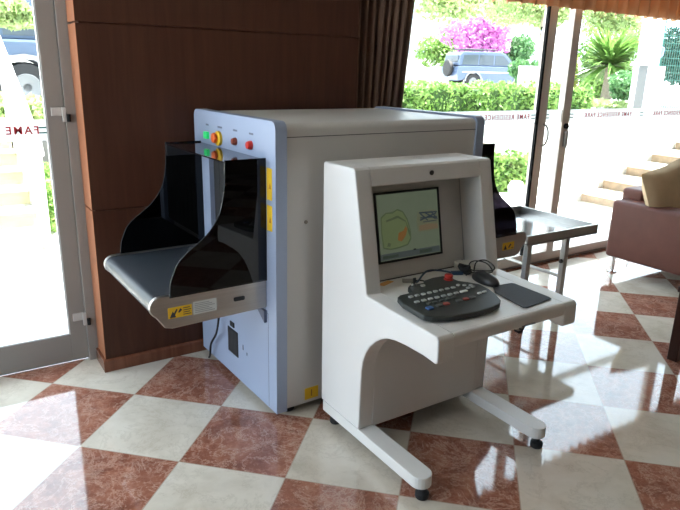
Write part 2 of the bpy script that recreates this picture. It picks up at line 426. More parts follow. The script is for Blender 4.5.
va = obj('valance', curtain_mesh(1.56, 6.9, .955, 1.965, 2.75, 40, .036, 0, 8, .016), M_val, smooth=True)
s = va.modifiers.new('thick', 'SOLIDIFY'); s.thickness = .002
tag(va, 'orange brown pleated valance hanging across the top of the window', 'valance')

# ------------------------------------------------------------------ baggage scanner
sc = thing('baggage_scanner', 'large grey and blue baggage x-ray machine with smoked entry hood', 'x-ray machine', (0,0,0), math.radians(1.4))
W = .838; L_ = 1.165
# body: rounded upper edges
prof = [(.010,.04)] + arc(.010+.03, 1.302-.03, .03, 180, 90, 6) + arc(W-.010-.03, 1.302-.03, .03, 90, 0, 6) + [(W-.010,.04)]
obj('cabinet', prism(NB(), prof, 'x', .052, L_-.052), M_body, sc, smooth=True, angle=30)
obj('cabinet_seam', bx(.052, L_-.052, .0085, .0102, 1.2475, 1.2505), M_ink, sc)
def end_frame(xa, xb, flip):
    r = .035
    out = [(0,.033),(W,.033)] + arc(W-r, 1.312-r, r, 0, 90, 6) + arc(r, 1.312-r, r, 90, 180, 6)
    ty0, ty1, tz0, tz1 = .150, .668, .56, 1.125
    bm = NB()
    # ring pieces around the tunnel mouth
    prism(bm, [(0,.033),(W,.033),(W,tz0),(0,tz0)], 'x', xa, xb)
    prism(bm, [(0,tz0),(ty0,tz0),(ty0,tz1),(0,tz1)], 'x', xa, xb)
    prism(bm, [(ty1,tz0),(W,tz0),(W,tz1),(ty1,tz1)], 'x', xa, xb)
    prism(bm, [(0,tz1),(W,tz1)] + arc(W-r, 1.312-r, r, 0, 90, 6) + arc(r, 1.312-r, r, 90, 180, 6), 'x', xa, xb)
    bmesh.ops.remove_doubles(bm, verts=bm.verts, dist=1e-5)
    o = obj('end_frame', bm, M_blue, sc, smooth=True)
    return o
end_frame(0, .052, 0); end_frame(L_-.052, L_, 1)
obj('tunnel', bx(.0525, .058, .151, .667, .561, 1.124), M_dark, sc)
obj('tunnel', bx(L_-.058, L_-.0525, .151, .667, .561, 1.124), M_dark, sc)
# lead curtain strips
def strips(x):
    for k in range(8):
        y = .155 + k*.0640
        obj('curtain_strip', bx(x, x+.004, y, y+.0615, .65, 1.122), M_rubber, sc)
strips(.022); strips(L_-.026)
# conveyors (entry and exit)
def conveyor(xa, xb, out):
    """xa at the machine face, xb the free end"""
    s = -1 if xb < xa else 1
    y0, y1 = .098, .752
    rz = .605; r = .038
    bm = NB(); e = xb - s*r
    a = 90 if s < 0 else 90
    prof = [(xa, rz+r)] + [(e + s*r*math.sin(math.radians(t)), rz + r*math.cos(math.radians(t))) for t in range(0, 181, 18)] + [(xa, rz-r)]
    prism(bm, prof, 'y', y0+.012, y1-.012)
    obj('belt', bm, M_belt, sc, smooth=True)
    for ya, yb in ((y0-.012, y0+.010), (y1-.010, y1+.012)):
        prof = [(xa, .515), (xb - s*.085, .508), (xb-s*.055,.516)] + [(e - s*.004 + s*(r+.006)*math.sin(math.radians(t)), rz + (r+.006)*math.cos(math.radians(t))) for t in range(150, -1, -15)] + [(xa, rz+r+.004)]
        obj('side_plate', prism(NB(), prof, 'y', ya, yb), M_alu, sc, bevel=.004, segs=2)
    obj('under_tray', bx(min(xa, xb-s*.10), max(xa, xb-s*.10), y0+.012, y1-.012, .520, .560), M_alu, sc)
conveyor(-.001, -.505, -1); conveyor(L_+.001, 1.69, 1)
# smoked hood: two side guards, top plate
def hood(x_face, s):
    P = [(0,.64),(.425,.64),(.418,.70),(.405,.735),(.385,.775),(.350,.810),(.300,.845),(.262,.875),(.232,.910),(.208,.95),(.192,1.0),(.182,1.06),(.178,1.12),(.178,1.163),(0,1.163)]
    pr = [(x_face + s*a, z) for a, z in P]
    for y in (.080, .756):
        obj('hood_side', prism(NB(), pr, 'y', y, y+.006), M_smoke, sc)
        # polished rim of the acrylic, catches the light
        rim = [(x_face+s*a, y+.003, z) for a, z in P[1:-1]]
        obj('hood_rim', tube(NB(), smooth_path(rim, 3), .0020, 6), mat('acrylic_edge', (.05,.055,.06), .25), sc, smooth=True)
    xs = sorted((x_face + s*.001, x_face + s*.178))
    obj('hood_top', bx(xs[0], xs[1], .086, .756, 1.151, 1.157), mat('smoked_top_plate', (.012,.010,.012), .06, spec=.8), sc, bevel=.001)
    obj('hood_front_bar', bx(*sorted((x_face+s*.001, x_face+s*.176)), .087, .096, 1.100, 1.150), M_black, sc)
    obj('hood_front_bar', bx(*sorted((x_face+s*.001, x_face+s*.176)), .746, .755, 1.100, 1.150), M_black, sc)
hood(-.001, -1); hood(L_+.001, 1)
# control buttons on the entry face
obj('status_lamp', bx(-.016, 0, .655, .688, 1.182, 1.214), M_green_led, sc, bevel=.002)
es = obj('emergency_stop', lathe(NB(), [(.033,0),(.033,-.012),(.024,-.014)], (0,.535,1.196), 'x', 24), mat('yellow_plastic', (.85,.50,.02), .4), sc, smooth=True)
obj('stop_button', lathe(NB(), [(.014,-.013),(.014,-.018),(.024,-.021),(.022,-.030),(.012,-.033)], (0,.544,1.198), 'x', 24), mat('orange_red_plastic', (.75,.13,.02), .35), es, smooth=True)
obj('indicator_lamp', lathe(NB(), [(.017,0),(.017,-.008),(.013,-.018)], (0,.362,1.200), 'x', 20), M_amber, sc, smooth=True)
obj('indicator_lamp', lathe(NB(), [(.019,0),(.019,-.008),(.015,-.020)], (0,.212,1.200), 'x', 20), M_red, sc, smooth=True)
for y, w in ((.672,.030), (.528,.050), (.366,.042), (.208,.034)):
    bm = NB(); k = -w/2
    while k < w/2:
        ww = random.uniform(.004,.009); box(bm, -.0008, 0, y+k, y+k+ww, 1.243, 1.251); k += ww+.003
    obj('caption', bm, mat('caption_ink', (.12,.13,.17), .6), sc)
# yellow vertical stickers with dark pictogram
for z0, z1 in ((.995,1.125), (.865,.972)):
    st = obj('warning_sticker', bx(-.0012, 0, .030, .074, z0, z1), M_yellow, sc)
    m_ = (z0+z1)/2
    bm = NB(); prism(bm, [(.036,m_-.018),(.056,m_-.018),(.046,m_+.006)], 'x', -.0018, -.0013)
    obj('pictogram', bm, mat('orange_ink', (.55,.22,.02), .6), st)
# access door outline, vents, lock marks on the lower entry face
bm = NB(); box(bm, -.0007, .0, .0725, .0745, .040, .49); box(bm, -.0007, .0, .0725, .828, .4885, .4905)
obj('door_gap', bm, mat('door_gap_ink', (.10,.11,.14), .6), sc)
vt = obj('vent', bx(-.004, .0, .388, .500, .148, .280), M_black, sc, bevel=.002)
bm = NB()
for k in range(6): box(bm, -.0055, -.0041, .398+.0165*k, .406+.0165*k, .158, .270)
obj('slat', bm, mat('dark_grille', (.045,.045,.048), .5), vt)
obj('socket', bx(-.006, 0, .425, .468, .292, .318), M_black, sc, bevel=.002)
obj('bracket', prism(NB(), [(.085,.500),(.165,.500),(.085,.445)], 'x', -.014, 0), mat('dark_blue_steel', (.10,.12,.18), .4), sc)
obj('lock_mark', bx(-.001, 0, .330, .338, .213, .238), M_ink, sc); obj('lock_mark', bx(-.001, 0, .290, .296, .200, .214), M_ink, sc)
obj('keyhole', lathe(NB(), [(.008,0),(.008,-.003),(.005,-.003)], (.148,.010,.895), 'y', 16), mat('brass_key', (.18,.15,.12), .3, .6), sc)
# side sticker near the foot
st = obj('caution_sticker', bx(.150, .222, .0085, .0100, .055, .112), M_yellow, sc)
bm = NB(); box(bm, .182, .188, .0078, .0086, .068, .100); obj('pictogram', bm, mat('brown_ink', (.35,.18,.03), .6), st)
# labels on the entry conveyor side plate
yS = .086
st = obj('static_label', bx(-.436, -.338, yS-.0012, yS, .552, .598), M_yellow, sc)
bm = NB()
prism(bm, [(-.430,.556),(-.404,.556),(-.417,.582)], 'y', yS-.0020, yS-.0013)
prism(bm, [(-.414,.571),(-.402,.590),(-.397,.586),(-.408,.566)], 'y', yS-.0020, yS-.0013)
prism(bm, [(-.396,.574),(-.386,.590),(-.378,.582),(-.390,.572)], 'y', yS-.0020, yS-.0013)
for k in range(4): box(bm, -.374, -.342-.004*(k%2), yS-.0020, yS-.0013, .560+.009*k, .563+.009*k)
obj('pictogram', bm, M_ink, st)
st = obj('rating_label', bx(-.332, -.232, yS-.0012, yS, .550, .604), M_paper, sc)
bm = NB()
for k in range(6): box(bm, -.326, -.240-.012*(k%3), yS-.0020, yS-.0013, .557+.0075*k, .5595+.0075*k)
obj('pictogram', bm, M_grey_ink, st)
obj('handle_slot', prism(NB(), rrect(-.155,-.105,.572,.590,.006), 'y', yS-.003, yS), M_black, sc)
# exit side label
st = obj('static_label', bx(1.49, 1.585, yS-.0012, yS, .556, .600), M_yellow, sc)
bm = NB(); prism(bm, [(1.500,.560),(1.526,.560),(1.513,.588)], 'y', yS-.002, yS-.0013); prism(bm, [(1.535,.570),(1.552,.590),(1.562,.584),(1.545,.566)], 'y', yS-.002, yS-.0013)
box(bm, 1.565, 1.58, yS-.002, yS-.0013, .562, .566); obj('pictogram', bm, M_ink, st)
# feet
for x in (.09, L_-.09):
    for y in (.07, W-.07):
        obj('foot', lathe(NB(), [(.030,0),(.034,.006),(.030,.014),(.014,.016),(.014,.041)], (x,y,0), 'z', 18), M_rubber, sc)
# cable hanging under the entry conveyor
obj('power_cable', tube(NB(), smooth_path([(-.02,.475,.50),(-.05,.50,.40),(-.03,.545,.31),(-.04,.55,.24),(-.03,.60,.19),(-.03,.66,.12),(-.02,.70,.04),(-.01,.74,.008)], 6), .0055, 8), M_rubber, sc, smooth=True)

# ------------------------------------------------------------------ operator console
X0, X1 = .180, .893; SW = .072
co = thing('operator_console', 'white steel operator desk with hooded screen recess and two long feet', 'control console', ((X0+X1)/2, -.42, 0))
ox, oy = (X0+X1)/2, -.42
def cobj(name, bm, m, **k):
    bmesh.ops.translate(bm, verts=bm.verts, vec=(-ox, -oy, 0)); return obj(name, bm, m, k.pop('parent', co), **k)
side = [(-.080,.1005),(-.068,1.150),(-.076,1.160),(-.280,1.160),(-.290,1.152),(-.394,.690),(-.795,.676),(-.806,.664),(-.808,.588),(-.800,.578),
        (-.735,.584),(-.640,.583),(-.580,.578),(-.535,.568),(-.500,.552),(-.462,.525),(-.430,.494),(-.403,.455),(-.385,.410),(-.378,.365),(-.376,.30),(-.374,.1005)]
for xa, xb in ((X0, X0+SW), (X1-SW, X1)):
    cobj('side_panel', prism(NB(), side, 'x', xa, xb), M_white, bevel=.006, segs=3, angle=40)
# header, top and back
hd = [(-.080,1.02),(-.068,1.150),(-.076,1.160),(-.280,1.160),(-.290,1.152),(-.305,1.088),(-.16,1.088),(-.13,1.02)]
cobj('header', prism(NB(), hd, 'x', X0+SW-.002, X1-SW+.002), M_white, bevel=.005, segs=3, angle=40)
cobj('screen_panel', prism(NB(), [(-.262,.66),(-.174,1.095),(-.150,1.095),(-.238,.66)], 'x', X0+SW-.002, X1-SW+.002), M_body)
cobj('back_panel', bx(X0+SW-.002, X1-SW+.002, -.090, -.078, .06, 1.03), M_white)
cobj('modesty_panel', bx(X0+SW-.002, X1-SW+.002, -.376, -.364, .098, .66), M_white)
dk = [(-.080,.640),(-.080,.668),(-.394,.6895),(-.785,.6760)] + arc(-.790,.661,.015,70,180,5) + [(-.805,.640),(-.800,.626),(-.780,.624),(-.44,.628)]
cobj('desktop', prism(NB(), dk, 'x', X0+SW-.002, X1-SW+.002), M_white, smooth=True)
# thin dark gap at the foot of the screen panel
cobj('panel_gap', prism(NB(), [(-.2625,.6805),(-.2625,.6845),(-.2595,.6845),(-.2595,.6805)], 'x', X0+SW, X1-SW), M_ink)
cobj('panel_gap', prism(NB(), [(-.2590,.684),(-.1765,1.088),(-.1745,1.088),(-.2570,.684)], 'x', X1-SW-.0035, X1-SW-.001), M_grey_ink)
for x in (X0+.041, X1-.042):
    ft = cobj('foot', prism(NB(), [(x-.041,-.095),(x-.041,-.715)] + arc(x,-.722,.041,180,360,10) + [(x+.041,-.095)], 'z', .052, .100), M_white, bevel=.003, segs=2, angle=50)
    for y in (-.735, -.14):
        obj('rubber_foot', lathe(NB(), [(.023,0),(.026,.006),(.026,.022),(.020,.026),(.012,.028),(.012,.053)], (x-ox, y-oy, 0), 'z', 20), M_rubber, ft, smooth=True)
# header lock
cobj('lock', lathe(NB(), [(.010,0),(.010,-.004),(.006,-.005)], (.551,-.298,1.122), 'y', 18), mat('dark_lock', (.10,.09,.085), .3, .7), smooth=True)
# lock slot and knob below the desk edge
cobj('drawer_slot', bx(.585, .655, -.8085, -.8045, .6305, .6335), M_ink)
cobj('knob', lathe(NB(), [(.011,0),(.013,-.012),(.009,-.024)], (.62,-.775,.626), 'z', 16), M_black, smooth=True)
# small orange sticker on the desk
cobj('orange_sticker', prism(NB(), [(.300,-.300),(.372,-.278),(.385,-.300),(.315,-.325)], 'z', .6852, .6862), mat('orange_paper', (.75,.38,.10), .6))
# screen
mo = empty('monitor', ((.345+.690)/2-ox, -.2105-oy-.007, .8925)); mo.parent = co
mo.rotation_euler = (math.atan2(.088,.435)*-1, 0, 0)
mw_, mh_ = .345, .292
bm = NB()
box(bm, -mw_/2, mw_/2, -.004, .006, mh_/2-.0095, mh_/2); box(bm, -mw_/2, mw_/2, -.004, .006, -mh_/2, -mh_/2+.0095)
box(bm, -mw_/2, -mw_/2+.009, -.004, .006, -mh_/2+.0095, mh_/2-.0095); box(bm, mw_/2-.009, mw_/2, -.004, .006, -mh_/2+.0095, mh_/2-.0095)
obj('bezel', bm, M_black, mo)
def screen_mat():
    m = bpy.data.materials.new('scan_screen'); m.use_nodes = True; nt = m.node_tree; N = nt.nodes; L = nt.links; b = N['Principled BSDF']
    b.inputs['Base Color'].default_value = (.02,.02,.02,1); b.inputs['Roughness'].default_value = .3; b.inputs['Specular IOR Level'].default_value = .35
    n = N.new('ShaderNodeTexNoise'); n.inputs['Scale'].default_value = 14; tc = N.new('ShaderNodeTexCoord'); L.new(tc.outputs['Object'], n.inputs['Vector'])
    r = N.new('ShaderNodeValToRGB'); r.color_ramp.elements[0].color = (.20,.25,.165,1); r.color_ramp.elements[1].color = (.25,.30,.205,1)
    L.new(n.outputs['Fac'], r.inputs[0]); L.new(r.outputs[0], b.inputs['Emission Color']); b.inputs['Emission Strength'].default_value = .62
    return m
obj('screen', bx(-mw_/2+.008, mw_/2-.008, 0, .006, -mh_/2+.008, mh_/2-.008), screen_mat(), mo)
def em(name, c, s=.62): return mat(name, (.02,.02,.02), .3, emit=c, estr=s)
def flat(name, pts, m, y=-.0008):
    return obj(name, prism(NB(), pts, 'y', y, y+.0006), m, mo)
def ring(bm, pts, w, y=-.0016):
    n = len(pts); cx = sum(p[0] for p in pts)/n; cz = sum(p[1] for p in pts)/n
    a = [bm.verts.new((p[0], y, p[1])) for p in pts]; b = [bm.verts.new((cx+(p[0]-cx)*(1-w), y, cz+(p[1]-cz)*(1-w))) for p in pts]
    for i in range(n): bm.faces.new((a[i], a[(i+1)%n], b[(i+1)%n], b[i]))
bag = [(-.145,-.085),(-.150,-.02),(-.147,.045),(-.120,.062),(-.085,.060),(-.060,.072),(-.030,.060),(-.008,.025),(.004,-.02),(.005,-.06),(-.015,-.085),(-.06,-.092),(-.11,-.095)]
flat('scan_image', bag, em('scan_bag', (.22,.28,.13)))
bm = NB(); ring(bm, bag, .07)
obj('scan_image', bm, em('scan_bag_edge', (.13,.18,.09)), mo)
for q in ([(-.12,.03),(-.06,.045),(-.02,.02),(-.018,.012),(-.06,.034),(-.12,.022)], [(-.125,-.078),(-.11,-.082),(-.104,-.068),(-.118,-.062)], [(-.02,.02),(0.0,-.03),(-.004,-.05),(-.012,-.02)]):
    flat('scan_image', q, em('scan_bag_detail', (.13,.17,.09)), -.0022)
flat('scan_image', [(-.068,-.058),(-.060,-.028),(-.035,-.022),(-.022,-.004),(-.014,-.016),(-.024,-.042),(-.048,-.066)], em('scan_orange', (.36,.17,.05)), -.0026)
flat('scan_image', [(.045,-.035),(.040,.01),(.050,.048),(.085,.052),(.140,.052),(.160,.040),(.160,-.035),(.1,-.04)], em('scan_case', (.23,.25,.15)))
bm = NB()
for (x0, z0, x1, z1, w) in ((.055,.044,.155,.040,.006),(.058,.012,.15,.035,.006),(.062,.04,.10,.008,.006),(.09,.04,.145,.010,.006),(.06,.022,.155,.018,.005),(.12,.045,.155,.008,.006),(.075,.003,.15,.003,.004)):
    dx_, dz_ = x1-x0, z1-z0; l = math.hypot(dx_, dz_); nx, nz = -dz_/l*w/2, dx_/l*w/2
    prism(bm, [(x0+nx,z0+nz),(x1+nx,z1+nz),(x1-nx,z1-nz),(x0-nx,z0-nz)], 'y', -.0030, -.0022)
obj('scan_image', bm, em('scan_blue', (.05,.075,.10)), mo)
flat('scan_image', [(.050,-.032),(.052,-.010),(.10,-.006),(.155,-.012),(.155,-.032)], em('scan_tan', (.29,.22,.13)), -.0030)
flat('scan_toolbar', [(-.160,-.134),(-.160,-.108),(.160,-.108),(.160,-.134)], em('scan_toolbar', (.105,.13,.125)))
flat('toolbar_icons', [(-.15,-.128),(-.07,-.128),(-.07,-.116),(-.15,-.116)], em('scan_icons', (.06,.085,.06)), -.0018)
flat('toolbar_icons', [(.045,-.129),(.114,-.129),(.114,-.114),(.045,-.114)], em('scan_icons', (.06,.085,.06)), -.0018)
bm = NB(); box(bm, .012,.026,-.0026,-.0018,-.110,-.104); obj('scan_toolbar', bm, em('scan_dark', (.015,.02,.015)), mo)

# ------------------------------------------------------------------ keyboard
DZ = .6895                         # desk height near the back; desk slopes down to .676 at the front edge
slope = math.atan2(.0135, .391)
kb = thing('operator_keyboard', 'black control keyboard with pale keys and a red knob on the white desk', 'keyboard', (.43,-.56,.6838))
kb.rotation_euler = (slope, 0, 0)
def K(x, y): return (x-.43, y+.56)
out = [K(*p) for p in ((.218,-.680),(.222,-.560),(.240,-.505),(.262,-.492),(.322,-.490),(.344,-.438),(.362,-.426),(.430,-.430),(.445,-.412),(.500,-.402),(.552,-.406),(.566,-.425),(.572,-.478),(.600,-.510),(.622,-.545),(.618,-.600),(.600,-.655),(.575,-.702),(.548,-.724),(.500,-.738),(.413,-.744),(.300,-.730),(.238,-.704))]
obj('case', prism(NB(), out, 'z', .004, .026), mat('charcoal_plastic', (.030,.034,.030), .5), kb, bevel=.005, segs=3, angle=25)
obj('base', prism(NB(), [(p[0]*.94, p[1]*.94) for p in out], 'z', 0, .004), M_rubber, kb)
M_key = mat('pale_key', (.42,.43,.42), .5); M_keyw = mat('white_key', (.75,.75,.73), .5); M_keyb = mat('blue_key', (.05,.12,.30), .4); M_keyr = mat('dull_red_key', (.34,.06,.045), .4)
M_keyd = mat('dark_key', (.10,.11,.105), .45)
def key(x, y, w, d, m, rz=0):
    kx, ky = K(x, y)
    return obj('key', prism(NB(), rrect(-w/2, w/2, -d/2, d/2, min(w,d)*.2, 2), 'z', 0, .005), m, kb, loc=(kx, ky, .0262), rot=(0,0,rz))
for i in range(8): key(.283+.030*i, -.531, .017, .013, M_key)
for i in range(7): key(.272+.032*i, -.580, .019, .013, M_key)
key(.503,-.580,.034,.013,M_keyw)
for i in range(5): key(.300+.030*i, -.612, .018, .010, M_keyd)
key(.276,-.645,.026,.022,M_keyb); key(.322,-.643,.022,.016,M_keyd); key(.358,-.643,.022,.016,M_keyr)
key(.420,-.642,.024,.016,M_keyd); key(.456,-.641,.022,.016,M_keyr); key(.490,-.640,.022,.016,M_keyd)
key(.545,-.622,.018,.010,M_keyw); key(.572,-.620,.020,.010,M_keyw)
for i in range(3): key(.530+.022*i, -.520-.012*i, .014, .011, M_key)
for i in range(2): key(.545+.026*i, -.560, .016, .011, M_key)
key(.400,-.460,.018,.013,M_key)
for a in range(1):
    kn = obj('emergency_knob', lathe(NB(), [(.019,0),(.019,.004),(.011,.006),(.011,.009),(.017,.012),(.017,.020),(.013,.023)], (*K(.543,-.450), .0262), 'z', 24), mat('bright_red_plastic', (.50,.035,.025), .35), kb, smooth=True)
obj('key_switch', lathe(NB(), [(.012,0),(.012,.012),(.008,.014)], (*K(.368,-.445), .0262), 'z', 16), M_chrome, kb, smooth=True)
obj('key_grip', bx(K(.362,0)[0], K(.374,0)[0], K(0,-.449)[1], K(0,-.441)[1], .0405, .060), M_black, kb, bevel=.002)

def deskz(y): return .6895 - max(0, (-y-.394))*.0345
# mouse pad
mp_ = obj('mouse_pad', prism(NB(), [(a-.73, b+.66) for a, b in ((.655,-.600),(.690,-.555),(.705,-.548),(.792,-.556),(.803,-.566),(.812,-.735),(.806,-.750),(.650,-.768),(.636,-.760))], 'z', 0, .003), mat('dark_blue_grey_fabric', (.030,.034,.044), .7, bump=.2, bscale=800), loc=(.73,-.66,deskz(-.66)+.0022), rot=(slope,0,0), bevel=.001)
tag(mp_, 'dark rectangular mouse pad on the right of the white desk', 'mouse pad')
# mouse
ms = thing('computer_mouse', 'black computer mouse with its lead coiled on the desk near the hood', 'mouse', (.712,-.490,deskz(-.49)), math.radians(-4))
bm = NB(); bmesh.ops.create_uvsphere(bm, u_segments=24, v_segments=14, radius=1)
for v in list(bm.verts):
    v.co.x *= .036*(1-.10*v.co.y); v.co.y *= .074; v.co.z = max(v.co.z, -.15)*.036 + .006
obj('shell', bm, M_black, ms, smooth=True)
obj('scroll_wheel', lathe(NB(), [(.006,-.003),(.008,0),(.006,.003)], (0,.030,.033), 'x', 14), M_rubber, ms)
obj('lead', tube(NB(), smooth_path([(0,.055,.008),(.012,.085,.020),(.045,.110,.05),(.070,.080,.062),(.062,.02,.052),(.030,.0,.045),(-.004,.03,.042),(-.018,.07,.035),(.01,.115,.045),(.05,.125,.05),(.082,.09,.045),(.078,.045,.02),(.045,.075,.012),(.0,.10,.01),(-.03,.085,.008)], 6), .0028, 8), M_rubber, ms, smooth=True)
# bundled lead beside the mouse (dark coil)
bn = NB()
for k in range(5):
    pts = [(.008*math.sin(k)+.030*math.cos(2*PI*t/16), .016*math.sin(2*PI*t/16)+.003*k, .010+.006*k+.003*math.sin(4*PI*t/16)) for t in range(17)]
    tube(bn, pts  , .0055, 6)
cb = obj('lead_bundle', bn, M_rubber, smooth=True, loc=(.715,-.372,deskz(-.40)), rot=(0,0,math.radians(80)))
tag(cb, 'bundle of black cable lying between the white adapter and the mouse', 'cable')
# white adapter block
ad = thing('power_adapter', 'small off-white adapter box lying below the screen beside black cable', 'adapter', (.765,-.318,.6858), math.radians(-20))
obj('shell', bx(-.040,.042,-.024,.040,0,.030), mat('offwhite_plastic', (.62,.60,.53), .45), ad, bevel=.006)
obj('lead', tube(NB(), smooth_path([(.02,.05,.012),(.01,.085,.02),(-.05,.10,.022),(-.12,.075,.012),(-.16,.03,.006)], 6), .003, 8), M_rubber, ad, smooth=True)
# usb lead
us = thing('usb_lead', 'dark blue usb cable with plug looping from the keyboard across the desk', 'cable', (.60,-.33,.6875))
obj('plug', bx(.055,.105,-.012,.012,.001,.015), mat('navy_plastic', (.03,.06,.11), .4), us, bevel=.003, rot=(0,0,math.radians(-25)))
obj('wire', tube(NB(), smooth_path([(.056,-.024,.008),(.03,-.004,.014),(-.01,.012,.020),(-.055,.010,.024),(-.10,-.012,.020),(-.150,-.045,.012),(-.180,-.058,.012)], 7), .0042, 8), mat('navy_cable', (.035,.065,.11), .45), us, smooth=True)
# loose grey lead and connector at the keyboard's rear edge
us2 = thing('loose_connector', 'small grey connector lying behind the left end of the keyboard', 'connector', (.430,-.345,.6875), math.radians(-30))
obj('shell', bx(-.030,.020,-.010,.010,.001,.014), mat('grey_connector', (.30,.28,.24), .4), us2, bevel=.003)
obj('wire', tube(NB(), smooth_path([(.02,0,.007),(.045,.004,.008),(.072,-.008,.006)], 6), .003, 8), M_rubber, us2, smooth=True)

# ------------------------------------------------------------------ roll-out tray table
tt = thing('tray_table', 'stainless steel tray table on folding legs at the machine exit', 'table', (2.02,.445,0))
tx, ty = 2.02, .445
bm = NB()
x0, x1, y0, y1 = 1.700, 2.356, .125, .768
box(bm, x0-tx, x1-tx, y0-ty, y1-ty, .560, .564)
obj('tray', bm, M_steel, tt)
bm = NB(); w = .016
box(bm, x0-tx, x1-tx, y0-ty, y0+w-ty, .550, .612); box(bm, x0-tx, x1-tx, y1-w-ty, y1-ty, .550, .612)
box(bm, x1-w-tx, x1-tx, y0+w-ty, y1-w-ty, .550, .612)
box(bm, x0-tx, x0+.004-tx, y0+w-ty, y1-w-ty, .555, .570)
obj('rim', bm, M_alu, tt, bevel=.002)
for x in (1.715, 2.06):
    for y in (.128, .728):
        lg = obj('leg', bx(x-tx, x+.034-tx, y-ty, y+.034-ty, .012, .5605), M_alu, tt, bevel=.002)
        obj('foot_cap', bx(x-.002-tx, x+.036-tx, y-.002-ty, y+.036-ty, 0, .014), M_rubber, lg)
    obj('crossbar', tube(NB(), [(x+.017-tx,.16-ty,.30),(x+.017-tx,.73-ty,.30)], .010, 10), M_alu, tt)
obj('bolt', lathe(NB(), [(.012,-.014),(.014,-.004),(.010,0)], (2.06-tx,.145-ty,.405), 'x', 14), M_black, tt)

# ------------------------------------------------------------------ sofa
so = thing('sofa', 'maroon leather sofa with square arm and chrome foot by the window', 'sofa', (4.25,.20,0))
sx, sy = 4.25, .20
def sobj(name, bm, m, parent=so, **k):
    bmesh.ops.translate(bm, verts=bm.verts, vec=(-sx, -sy, 0)); return obj(name, bm, m, parent, **k)
SX0 = 3.30; SX1 = 5.25; SY0 = -.22; SY1 = .665
sobj('arm', bx(SX0, SX0+.20, SY0, SY1, .130, .585), M_leather, bevel=.028, segs=5)
sobj('arm', bx(SX1-.20, SX1, SY0, SY1, .130, .585), M_leather, bevel=.028, segs=5)
sobj('base', bx(SX0+.20, SX1-.20, SY0+.03, SY1-.01, .135, .300), M_leather, bevel=.015)
sobj('backrest', bx(SX0+.17, SX1-.17, SY1-.15, SY1+.04, .300, .665), M_leather, bevel=.03, segs=4)
for k in range(2):
    a = SX0+.203+k*.775; sobj('seat_cushion', bx(a, a+.770, SY0+.01, SY1-.155, .300, .430), M_leather, bevel=.035, segs=4)
for x in (SX0+.055, SX1-.055):
    for y in (SY0+.07, SY1-.055):
        sobj('foot', lathe(NB(), [(.034,0),(.034,.010),(.014,.014),(.012,.10),(.020,.132)], (x,y,0), 'z', 20), M_chrome, smooth=True)
def pillow(w, h, t, seedv=0):
    bm = NB(); n = 16; rnd = random.Random(seedv); V = {}
    for s in (1,-1):
        for i in range(n+1):
            for j in range(n+1):
                u, v = -1+2*i/n, -1+2*j/n
                e = (1-abs(u)**3.2)*(1-abs(v)**3.2)
                pin = 1-.06*(1-abs(u))*abs(v)**2 ; pin2 = 1-.06*(1-abs(v))*abs(u)**2
                p = (u*w/2*pin2, s*t/2*max(e,0)**.5, v*h/2*pin)
                if s == -1 and (i in (0,n) or j in (0,n)): V[s,i,j] = V[1,i,j]; continue
                V[s,i,j] = bm.verts.new(p)
    for s in (1,-1):
        for i in range(n):
            for j in range(n): bm.faces.new((V[s,i,j],V[s,i+1,j],V[s,i+1,j+1],V[s,i,j+1]))
    return bm
cs = obj('cushion', pillow(.66,.46,.16,1), M_cush, smooth=True, loc=(3.625,.400,.655), rot=(math.radians(-16),math.radians(-9),math.radians(4)))
tag(cs, 'large beige fabric cushion leaning on the sofa back inside the arm', 'cushion')

# dark table whose leg shows at the right edge
dt = thing('side_table', 'dark wooden table with one leg at the far right edge', 'table', (2.50,-.92,0), 0)
M_dwood = wood_mat('dark_table_wood', (.030,.010,.007), (.055,.018,.012), .3)
obj('tabletop', bx(-.345,.45,-.40,.385,.40,.435), M_dwood, dt, bevel=.006)
for a in (-.33, .38):
    for b in (-.38, .325):
        obj('leg', bx(a, a+.06, b, b+.055, 0, .40), M_dwood, dt, bevel=.004)

# ------------------------------------------------------------------ outside
struct(obj('terrace', bx(-14, 30, 1.13, 60, -.12, -.03), M_stone))
struct(obj('side_terrace', bx(-14, -2.8, -12, 1.13, -.12, -.03), M_stone))
def leaves(bm, n, fn, size, rnd, elong=1.6, droop=0.0):
    for _ in range(n):
        p = fn(rnd)
        a = Vector((rnd.gauss(0,1), rnd.gauss(0,1), rnd.gauss(0,1)-droop)).normalized()
        b = a.cross(Vector((rnd.gauss(0,1), rnd.gauss(0,1), rnd.gauss(0,1)))).normalized()
        s = size*rnd.uniform(.6,1.3); c = Vector(p); nrm = a.cross(b)
        vs = [bm.verts.new(c - a*s*elong*.5), bm.verts.new(c + b*s*.4 + nrm*s*.08), bm.verts.new(c + a*s*elong*.5), bm.verts.new(c - b*s*.4 + nrm*s*.08)]
        bm.faces.new(vs)
def hedge(name, x0, x1, y0, y1, z0, z1, n, size, m, label, seed, cat='hedge', group=None):
    rnd = random.Random(seed)
    t = thing(name, label, cat, ((x0+x1)/2, (y0+y1)/2, z0), 0, group)
    cx, cy = (x0+x1)/2, (y0+y1)/2
    bm = NB(); box(bm, x0-cx+size, x1-cx-size, y0-cy+size, y1-cy-size, 0, z1-z0-size)
    obj('branches', bm, M_core, t)
    def fn(r):
        f = r.random(); x = r.uniform(x0,x1)-cx; y = r.uniform(y0,y1)-cy; z = r.uniform(0,z1-z0)
        bum = .06*math.sin(x*5)+.04*math.sin(x*11+1)
        if f < .5: y = y0-cy + abs(r.gauss(0,.05))+bum*.6
        elif f < .9: z = z1-z0 - abs(r.gauss(0,.05)) + bum
        return (x,y,max(z,0))
    bm = NB(); leaves(bm, n, fn, size, rnd); obj('foliage', bm, m, t)
    return t
